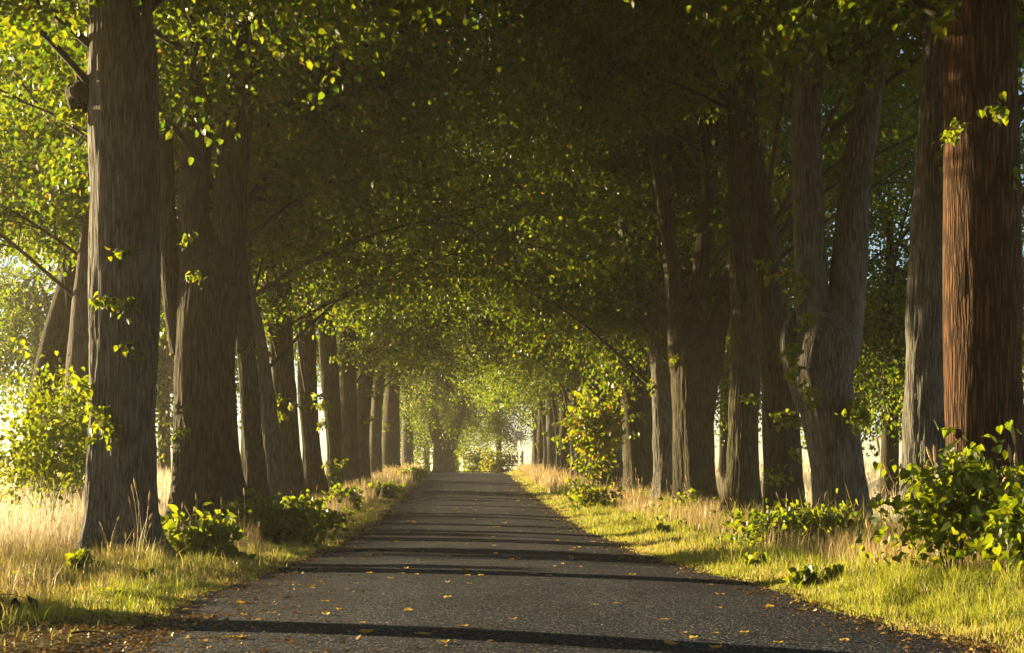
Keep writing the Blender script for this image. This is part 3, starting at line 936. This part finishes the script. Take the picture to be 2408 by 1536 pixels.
shrub("lime_bush", "tall bush of bright heart-shaped leaves in front of the reddish trunk", (4.38, 15.1), 1.25, 1.25, 430, .086, 201, hollow=.12)
shrub("bramble_bush", "low bramble with trailing brown twigs at the right edge of the picture", (4.72, 13.6), 1.15, .95, 420, .085, 202)
shrub("lime_bush", "wide dark green bush at the foot of the two-stemmed forked tree", (4.50, 22.6), 1.85, .66, 800, .085, 203)
shrub("lime_bush", "small leafy clump against the foot of the three-limbed tree", (4.95, 38.5), .9, .6, 160, .10, 204)
shrub("bramble_bush", "dark rounded bramble bush under the slim leaning trunks on the left", (-2.78, 25.6), 1.5, .78, 760, .09, 205)
shrub("nettle_clump", "sparse broad-leaved plant beside the thick grey trunk", (-3.15, 20.3), .95, .62, 110, .12, 206, sparse=True)
shrub("nettle_clump", "low dark sprig of broad leaves right of the thick grey trunk's foot", (-2.8, 19.2), .5, .3, 40, .12, 207, sparse=True)
shrub("lime_bush", "fresh green bush below the hanging shoots of the left row", (-2.95, 33.0), 1.2, .72, 380, .10, 208)
shrub("lime_bush", "bushy green plant among pale seed-heads halfway up the left verge", (-2.95, 43.0), .9, .72, 220, .11, 209)
shrub("lime_bush", "small round bush on the left verge, second nearest the crest", (-2.55, 56.0), 1.0, .7, 200, .12, 210)
shrub("lime_bush", "hazy little bush on the left verge close to the crest", (-2.15, 78.0), 1.3, .75, 200, .14, 211)
shrub("lime_sapling", "bright young sapling dense with large leaves on the right verge", (3.9, 49.3), 1.6, 4.1, 430, .15, 212, hollow=.28, cat="sapling", tintshift=.15)
shrub("lime_bush", "loose leafy sprawl under the bright sapling on the right verge", (3.45, 46.0), 1.5, .8, 170, .12, 213, sparse=True, tintshift=.15)
shrub("lime_bush", "pale sunlit bush beside the field gate at the road end", (2.3, 109.5), 2.4, 2.0, 320, .16, 214, tintshift=.2)
shrub("lime_bush", "leafy hanging thicket by the left edge above the tall bright grass", (-6.3, 26.0), 2.2, 2.7, 820, .085, 215, hollow=.35)
shrub("lime_bush", "rounded bush left of the stout forked trunk at the road end", (.9, 112.0), 2.2, 2.2, 320, .16, 216)


# ------------------------------------------------------------------ grass
def blades(x, y, h, w, lean, tint, rng, zoff=0.0):
    n = len(x)
    base = np.stack([x, y, ground(x, y) - 0.01 + zoff], -1)
    a = rng.uniform(0, 2 * math.pi, n)
    s = np.stack([np.cos(a), np.sin(a), np.zeros(n)], -1) * w[:, None] * .5
    b = rng.uniform(0, 2 * math.pi, n)
    L = np.stack([np.cos(b), np.sin(b), np.zeros(n)], -1) * (lean * h)[:, None]
    up = np.array([0, 0, 1.0]) * h[:, None]
    m = base + up * .55 + L * .3
    t = base + up * np.sqrt(np.maximum(1 - lean ** 2 * .6, .1))[:, None] + L
    V = np.stack([base - s, base + s, m + s * .75, m - s * .75, t], 1).reshape(-1, 3)
    k = np.arange(n)[:, None] * 5
    return V, [k + np.array([[0, 1, 2, 3]]), k + np.array([[3, 2, 4]])], [tint, tint]


def scatter(x0, x1, y0, y1, dens, rng):
    n = int(abs(x1 - x0) * (y1 - y0) * dens)
    return rng.uniform(x0, x1, n), rng.uniform(y0, y1, n)


def verge(side, rng):
    Vs, Q, T3, tq, off = [], [], [], [], 0
    bands = [(8.0, 16, 2600, .0062, 1.0), (16, 27, 1700, .009, 1.15), (27, 45, 850, .014, 1.2), (45, 70, 420, .022, 1.2), (70, 104, 220, .034, 1.2)]
    for (y0, y1, dens, wd, hs) in bands:
        wdt = 3.3 if side > 0 else 2.3
        n = int(wdt * (y1 - y0) * dens)
        y = rng.uniform(y0, y1, n)
        d = rng.uniform(-0.06, wdt, n) if side > 0 else rng.uniform(-0.06, wdt, n)
        x = edge_r(y) + d if side > 0 else edge_l(y) - d
        patch = noise(x * .9, y * .42, 0, 51) + .5 * noise(x * 2.3, y * 1.2, 0, 52)
        keep = rng.random(n) < np.clip((d + .12 + .16 * noise(x * 3, y * 2, 0, 53)) / .28, 0.0, 1) * (0.55 + .45 * np.clip(patch + .6, 0, 1))
        if side < 0:
            keep &= rng.random(n) < np.clip((y - 10.3 + .5 * patch) / 1.0, .04, 1)
        x, y, d, patch = x[keep], y[keep], d[keep], patch[keep]
        n = len(x)
        green = np.clip(.5 + 1.0 * patch, 0, 1)
        if side < 0:
            green *= np.clip(1.15 - np.abs(d - .55) / .9, 0.15, 1) * np.clip(1.6 - (y - 9) / 26, .35, 1.2)
        else:
            green = np.clip(green * 1.2 + .2, 0, 1) * np.clip(1.2 - np.maximum(d - 1.6, 0) / 1.6, .2, 1)
        tint = np.where(rng.random(n) < green * .9, rng.uniform(0, .42, n), rng.uniform(.55, 1, n))
        tuft = np.clip(noise(x * 4.2, y * 3.4, 0, 55) + .25, 0, 1)
        h = (0.030 + .055 * np.clip(d / .8, 0, 1) + .09 * np.clip((d - 1.5) / 1.4, 0, 1)) * rng.uniform(.4, 1.4, n) * hs * (1 + .35 * patch) * (.7 + 1.1 * tuft)
        h *= np.where(rng.random(n) < .03, 1.9, 1.0)
        V, F, t = blades(x, y, h, wd * rng.uniform(.6, 1.3, n), rng.uniform(.1, .75, n), tint, rng)
        Vs.append(V)
        Q.append(F[0] + off)
        T3.append(F[1] + off)
        tq.append(tint)
        off += len(V)
    tq = np.concatenate(tq)
    return mesh("verge_grass", np.concatenate(Vs), [np.concatenate(Q), np.concatenate(T3)], M['grass'], [tq, tq])


tag(link("verge_grass", verge(-1, np.random.default_rng(301))), "strip of green and straw-coloured grass along the left road edge", "grass", kind="stuff")
tag(link("verge_grass", verge(1, np.random.default_rng(302))), "sunlit yellow-green grass strip along the right road edge", "grass", kind="stuff")


def tall_grass(regions, rng, mat):
    Vs, Q, T3, tq, off = [], [], [], [], 0
    for (x0, x1, y0, y1, dens, h0, h1, wd, gap) in regions:
        x, y = scatter(x0, x1, y0, y1, dens, rng)
        k = noise(x * 1.1, y * .7, 0, 61) + .4 * noise(x * 3, y * 2, 0, 62)
        keep = rng.random(len(x)) < np.clip(.75 + k * gap, 0, 1)
        x, y, k = x[keep], y[keep], k[keep]
        n = len(x)
        h = rng.uniform(h0, h1, n) * (1 + .25 * k)
        V, F, t = blades(x, y, h, wd * rng.uniform(.6, 1.4, n), rng.uniform(.05, .55, n) ** 1.3, rng.random(n), rng)
        tint = np.clip(rng.random(n), 0, 1)
        Vs.append(V); Q.append(F[0] + off); T3.append(F[1] + off); tq.append(tint)
        off += len(V)
    tq = np.concatenate(tq)
    return mesh("dry_grass", np.concatenate(Vs), [np.concatenate(Q), np.concatenate(T3)], mat, [tq, tq])


tag(link("dry_grass", tall_grass([(-5.4, -4.35, 15.0, 20, 420, .14, .42, .006, .9), (-4.3, -3.5, 15.5, 19.2, 260, .07, .2, .006, .9), (-5.4, -2.9, 20.4, 27, 380, .16, .46, .006, .9), (-5.5, -2.7, 27, 60, 160, .2, .55, .011, .9), (-4.8, -2.2, 60, 104, 70, .25, .6, .024, .8),
                                  (-5.2, -3.2, 10.5, 14, 350, .1, .3, .005, .8)], np.random.default_rng(303), M['straw'])),
    "dry straw-coloured grass between the trunks of the left row", "grass", kind="stuff")
tag(link("dry_grass", tall_grass([(3.9, 7.5, 14.0, 27, 330, .18, .50, .006, 1.0), (4.1, 7.5, 27, 60, 150, .2, .55, .011, 1.0), (3.2, 6.5, 60, 104, 80, .25, .6, .024, .8)],
                                 np.random.default_rng(304), M['straw'])),
    "dry straw-coloured grass between the trunks of the right row", "grass", kind="stuff")
tag(link("field_grass", tall_grass([(-9, -4.8, 15.0, 30, 130, .25, .62, .007, .6), (-9.5, -5.8, 17, 30, 110, .5, 1.0, .008, .5), (-16, -5.0, 30, 60, 75, .5, 1.0, .014, .4), (-30, -5.5, 60, 120, 16, .5, .9, .04, .3),
                                    (7.8, 18, 24, 60, 50, .4, .8, .016, .4), (7.5, 30, 60, 120, 14, .4, .8, .04, .3)], np.random.default_rng(305), M['ripe'])),
    "tall pale ripe grass of the open field, glaring in the sun", "grass", kind="stuff")


# small broad-leaved weeds standing in the verge: one plant, then copies
WSAME = "small broad-leaved green weed growing in the grass beside the road"
weed = shrub("weed", WSAME, (2.95, 14.6), .34, .20, 26, .085, 230, group="weeds in the verge grass", sparse=True, cat="weed")
wkids = list(weed.children)
wr = np.random.default_rng(88)
for k in range(24):
    y = 12 + 50 * wr.random() ** 1.6
    rt = wr.random() < .55
    d = wr.uniform(.35, 1.9)
    x = float(edge_r(y)) + d if rt else float(edge_l(y)) - d
    c = weed.copy()
    COL.objects.link(c)
    c.location = (x, y, float(ground(x, y)) - .01)
    c.rotation_euler = (0, 0, wr.uniform(0, 6.28))
    sc_ = wr.uniform(.35, .85) * (1 + y / 90)
    c.scale = (sc_, sc_, sc_ * wr.uniform(.7, 1.6))
    for ch in wkids:
        g = ch.copy()
        COL.objects.link(g)
        g.parent = c


# ------------------------------------------------------------------ clumps of seed-head stalks
def stalk_pair(seed, h, head):
    rng = np.random.default_rng(seed)
    lean = rng.normal(size=2) * .13 * h
    c = bezier(np.zeros(3), np.array([lean[0] * .2, lean[1] * .2, h * .6]), np.array([lean[0], lean[1], h]), 9)
    V, fl = tube(np.c_[c, np.linspace(.0035, .0018, 9)], 5)
    st = mesh("stalk", V, fl, M['straw'], [np.full(len(f), .6) for f in fl], smooth=True)
    d = unit(c[-1] - c[-3])
    n = 16
    t = np.linspace(0, 1, n)
    path = c[-1] + d * (t * head)[:, None] + np.array([0, 0, -.02]) * (t ** 2)[:, None]
    r = .010 * np.sin(np.clip(t * 1.02 + .05, 0, 1) * math.pi) ** .6 * (1 + .18 * np.sin(t * 60)) + .001
    V, fl = tube(np.c_[path, r], 7)
    hd = mesh("seed_head", V, fl, M['seed'], [np.full(len(f), rng.random()) for f in fl])
    return st, hd


STALKS = [stalk_pair(400 + k, h, hd) for k, (h, hd) in enumerate([(.62, .13), (.5, .11), (.75, .14), (.42, .1), (.85, .15), (.56, .12), (.68, .09), (.34, .1)])]


def clump(label, x, y, n, spread, sc, seed, group="clumps of dry seed-head grass"):
    rng = np.random.default_rng(seed)
    top = empty("seed_grass_clump", (x, y, float(ground(x, y)) - .01), label, "grass clump", group)
    for k in range(n):
        st, hd = STALKS[int(rng.integers(len(STALKS)))]
        p = rng.normal(size=2) * spread
        s = sc * rng.uniform(.75, 1.2)
        a = link("stalk", st, top, (p[0], p[1], 0), rng.uniform(0, 6.28), s)
        a.rotation_euler = (rng.normal() * .12, rng.normal() * .12, rng.uniform(0, 6.28))
        link("seed_head", hd, a)
    return top


SAME_L = "clump of pale dry seed-head stalks at the foot of the left row"
SAME_R = "clump of pale dry seed-head stalks at the foot of the right row"
clump("tall seed-head stalks in front of the thick grey trunk", -3.6, 18.6, 11, .22, .95, 501)
clump("bent seed-head stalks right of the thick grey trunk", -3.15, 20.0, 10, .25, .95, 502)
clump("short seed-head stalks below the twin-stemmed tree", -3.1, 22.6, 9, .3, .8, 503)
clump("bright upright seed-heads right of the pale leaning tree", -3.25, 35.2, 14, .16, .95, 504)
clump("fan of bright seed-heads before the ridged straight tree", -3.05, 37.5, 12, .28, .8, 505)
clump("tall close seed-heads beside the broad brown trunk", -2.85, 46.5, 12, .14, 1.0, 506)
clump("pale stiff reed-like stalks at the right edge of the picture", 4.85, 14.6, 14, .10, 1.25, 507)
clump("three thin stalks standing before the reddish trunk", 4.75, 16.3, 3, .18, 1.5, 508)
clump("tangle of tall dry stalks growing up through the heart-leaved bush", 4.35, 15.5, 16, .3, 1.15, 511)
clump("dry stalks between the heart-leaved bush and the dark bush", 4.55, 20.0, 12, .25, .8, 509)
clump("dry stalks at the foot of the mossy upright trunk", 4.95, 30.5, 9, .3, .8, 510)
for k, (x, y, n) in enumerate([(-2.8, 52, 9), (-2.6, 62, 10), (-2.5, 70, 14), (-2.3, 74, 14), (-2.2, 83, 12), (-2.5, 90, 10)]):
    clump(SAME_L, x, y, n, .3, 1.0, 520 + k)
for k, (x, y, n) in enumerate([(4.9, 36.0, 9), (4.7, 42.0, 12), (4.6, 45.5, 14), (4.9, 50, 14), (4.6, 55, 14), (4.4, 60, 14), (4.3, 68, 12), (4.2, 76, 12), (4.0, 86, 12), (5.4, 26.5, 8)]):
    clump(SAME_R, x, y, n, .32, 1.0, 540 + k)


# ------------------------------------------------------------------ fallen leaves and litter
def fallen_mesh(seed):
    rng = np.random.default_rng(seed)
    nu, nv = 7, 9
    u = np.linspace(-1, 1, nu)
    v = np.linspace(0, 1, nv)
    Vv, Uu = np.meshgrid(v, u, indexing='ij')
    wid = .46 * np.sin(np.clip(Vv * .93 + .09, 0, 1) * math.pi) ** .62 * (1 - .25 * Vv)
    curl, bend = rng.uniform(.15, .75), rng.uniform(.2, .7)
    x = Uu * wid
    z = curl * np.abs(Uu) ** 1.5 * wid * 1.1 + bend * (Vv - .45) ** 2 + .05 * noise(Uu * 2, Vv * 4, seed, seed)
    V = np.stack([x, Vv - .5, z - z.min() + .02], -1).reshape(-1, 3) * .062
    i = np.arange(nv - 1)[:, None] * nu
    j = np.arange(nu - 1)[None]
    F = np.stack([i + j, i + j + 1, i + nu + j + 1, i + nu + j], -1).reshape(-1, 4)
    return mesh("fallen_leaf", V, [F], M['fallen'], [np.full(len(F), rng.random())], smooth=True)


FALL = [fallen_mesh(600 + k) for k in range(7)]
rng = np.random.default_rng(77)
# the larger ones that can be told in the picture, then the scatter
KNOWN = [(1087, 1481, 1.15), (1000, 1499, .9), (860, 1494, .95), (1040, 1519, .9), (1578, 1521, 1.2), (1680, 1528, 1.0), (1812, 1424, .8), (1890, 1430, .8), (1750, 1491, .7), (1748, 1488, .6),
         (1290, 1357, .9), (1092, 1345, .9), (945, 1350, .8), (868, 1350, .8), (1130, 1357, .7), (735, 1383, .8), (765, 1415, .7), (765, 1447, .8), (852, 1470, .6), (1310, 1276, 1.0), (1350, 1280, .8),
         (932, 1278, 1.0), (1220, 1316, .7), (1165, 1306, .8), (1360, 1318, .8), (1830, 1512, .7), (640, 1372, .8), (560, 1500, .8), (540, 1497, .8), (600, 1455, .7), (476, 1505, .8)]
for (qx, qy, s) in KNOWN:
    D = FPX * (EYE - .03) / (qy - VY)
    x = (qx - VX) / FPX * D
    tag(link("fallen_leaf", FALL[int(rng.integers(7))], None, (x, D, float(road_z(x, D)) + .001), rng.uniform(0, 6.28), s * 1.3),
        "small curled yellow fallen leaf lying on the dark asphalt", "leaf", "fallen leaves on the road")
n = 0
while n < 210:
    y = 9 + 60 * rng.random() ** 1.2
    x = rng.uniform(float(edge_l(y)), float(edge_r(y)))
    e = min(x - float(edge_l(y)), float(edge_r(y)) - x)
    if rng.random() > .35 + .65 * math.exp(-e / .5):
        continue
    n += 1
    tag(link("fallen_leaf", FALL[int(rng.integers(7))], None, (x, y, float(road_z(x, y)) + .001), rng.uniform(0, 6.28), rng.uniform(.45, .95) * (1 + y / 70)),
        "small curled yellow fallen leaf lying on the dark asphalt", "leaf", "fallen leaves on the road")

# litter: dead leaves and chaff along both edges of the asphalt
rng = np.random.default_rng(78)
n = 10000
y = 8 + 70 * rng.random(n) ** 1.7
left = rng.random(n) < .55
spread = np.where(left, np.clip(.9 - (y - 8) / 18, .16, .9), .22)
off = np.abs(rng.normal(size=n)) * spread - .12
x = np.where(left, edge_l(y) + off, edge_r(y) - off)
more = rng.random(n) < .3
y = np.where(more, rng.uniform(8, 11.4, n), y)
x = np.where(more, -1.6 - np.abs(rng.normal(size=n)) * 1.0, x)
z = np.where((x > edge_l(y)) & (x < edge_r(y)), road_z(x, y) + .003, ground(x, y) + .02)
d = unit(np.c_[rng.normal(size=(n, 2)), rng.normal(size=n) * .12])
nn = np.c_[rng.normal(size=(n, 2)) * .35, np.ones(n)]
size = rng.uniform(.010, .036, n) * (1 + y / 60)
V, fl, tn = leaf_faces(np.c_[x, y, z], d, nn, size, rng)
tag(link("leaf_litter", mesh("leaf_litter", V, fl, M['litter'], tn)), "dead brown leaves and chaff scattered along the road edges", "leaf litter", kind="stuff")

# a withered twig with curled dark leaves at the left road edge
tw = empty("withered_twig", (-3.02, 11.4, float(ground(-3.02, 11.4)) + .02), "withered twig with dark curled leaves at the left road edge", "twig")
c = bezier(np.array([-.16, 0, .10]), np.array([.0, 0, .16]), np.array([.16, .02, .07]), 12)
V, fl = tube(np.c_[c, np.linspace(.003, .002, 12)], 5)
link("stem", mesh("stem", V, fl, M['twig'], smooth=True), tw)
for k, (q, s, rx) in enumerate([(-.08, 1.6, 1.2), (.03, 1.4, 1.5), (.14, 2.0, 1.0)]):
    dl = FALL[k + 2].copy()
    dl.materials.clear()
    dl.materials.append(M['dead'])
    o = link("withered_leaf", dl, tw, (q, -.01, .06), 0, s)
    o.rotation_euler = (rx, .4 - .3 * k, .7 * k)
# dead sticks on the road margin
for k, (x, y, L, a, lab) in enumerate([(-2.05, 9.35, .18, .1, "short black stick lying on the asphalt at the bottom left"), (-1.35, 31.5, .5, -.2, "thin dark twig lying at the left edge of the road"),
                                       (4.15, 13.2, .55, .5, "dry fallen twig in front of the bramble at the right edge")]):
    c = bezier(np.array([-L / 2, 0, 0.012]), np.array([0, L * .12, .03]), np.array([L / 2, 0, .012]), 8)
    V, fl = tube(np.c_[c, np.linspace(.007, .003, 8)], 6)
    zz = float(road_z(x, y)) if abs(x - CX) < HW else float(ground(x, y)) + .03
    tag(link("stick", mesh("stick", V, fl, M['twig'], smooth=True), None, (x, y, zz), a), lab, "stick")


# ------------------------------------------------------------------ road sign and field gate at the far end
def box(cx, cy_, cz, sx, sy, sz, bev=0.0):
    v = np.array([(a, b, c) for a in (-.5, .5) for b in (-.5, .5) for c in (-.5, .5)]) * np.array([sx, sy, sz]) + np.array([cx, cy_, cz])
    f = np.array([[0, 1, 3, 2], [4, 6, 7, 5], [0, 4, 5, 1], [2, 3, 7, 6], [0, 2, 6, 4], [1, 5, 7, 3]])
    return v, [f]


gx, gy = 3.42, 100.0
sg = empty("road_sign", (gx, gy, float(ground(gx, gy))), "square white road sign with a dark ring, on a post near the crest", "sign")
V, fl = tube(np.c_[np.zeros(8), np.zeros(8), np.linspace(-.1, 2.75, 8), np.full(8, .032)], 14)
link("post", mesh("post", V, fl, M['galvanised'], smooth=True), sg, (.05, .04, 0))
V, fl = box(0, 0, 2.2, .54, .02, .56)
pl = link("panel", mesh("panel", V, fl, M['white_paint']), sg)
a = np.linspace(0, 2 * math.pi, 33)[:-1]
ring = np.concatenate([np.c_[r * np.cos(a), np.full(32, -.014), 2.26 + r * np.sin(a)] for r in (.20, .15)])
k = np.arange(32)
Fr = np.stack([k, (k + 1) % 32, 32 + (k + 1) % 32, 32 + k], -1)
link("ring", mesh("ring", ring, [Fr], M['dark_paint']), pl)
V, fl = cat_parts([box(-.02, -.014, 2.29, .04, .004, .10), box(.03, -.014, 2.25, .06, .004, .035)])
link("symbol", mesh("symbol", V, fl, M['dark_paint']), pl)
V, fl = cat_parts([box(-.10, -.014, 2.0, .03, .004, .09), box(0, -.014, 2.03, .16, .004, .025), box(.10, -.014, 2.0, .03, .004, .09)])
link("symbol", mesh("symbol", V, fl, M['dark_paint']), pl)

gt = empty("field_gate", (3.0, 110.0, float(ground(3.0, 110.0))), "pale wooden field gate shining in the haze at the end of the road", "gate")
for qx in (-1.0, 1.0):
    V, fl = box(qx, 0, .75, .14, .14, 1.7)
    link("post", mesh("post", V, fl, M['grey_wood']), gt)
for qz in (.35, .65, .95, 1.25):
    V, fl = box(0, -.09, qz, 1.95, .035, .09)
    link("rail", mesh("rail", V, fl, M['grey_wood']), gt)

# ------------------------------------------------------------------ the air
m, nt, out = new_mat("haze")
pv = nt.nodes.new("ShaderNodeVolumePrincipled")
pv.inputs["Color"].default_value = (1.0, .93, .80, 1)
pv.inputs["Density"].default_value = 0.00042
pv.inputs["Anisotropy"].default_value = 0.5
nt.links.new(pv.outputs[0], out.inputs["Volume"])
V, fl = box(0, 350, 9.4, 1900, 1400, 21)
tag(link("haze", mesh("haze", V, fl, m)), "thin golden haze hanging between the trees", "haze", kind="stuff")
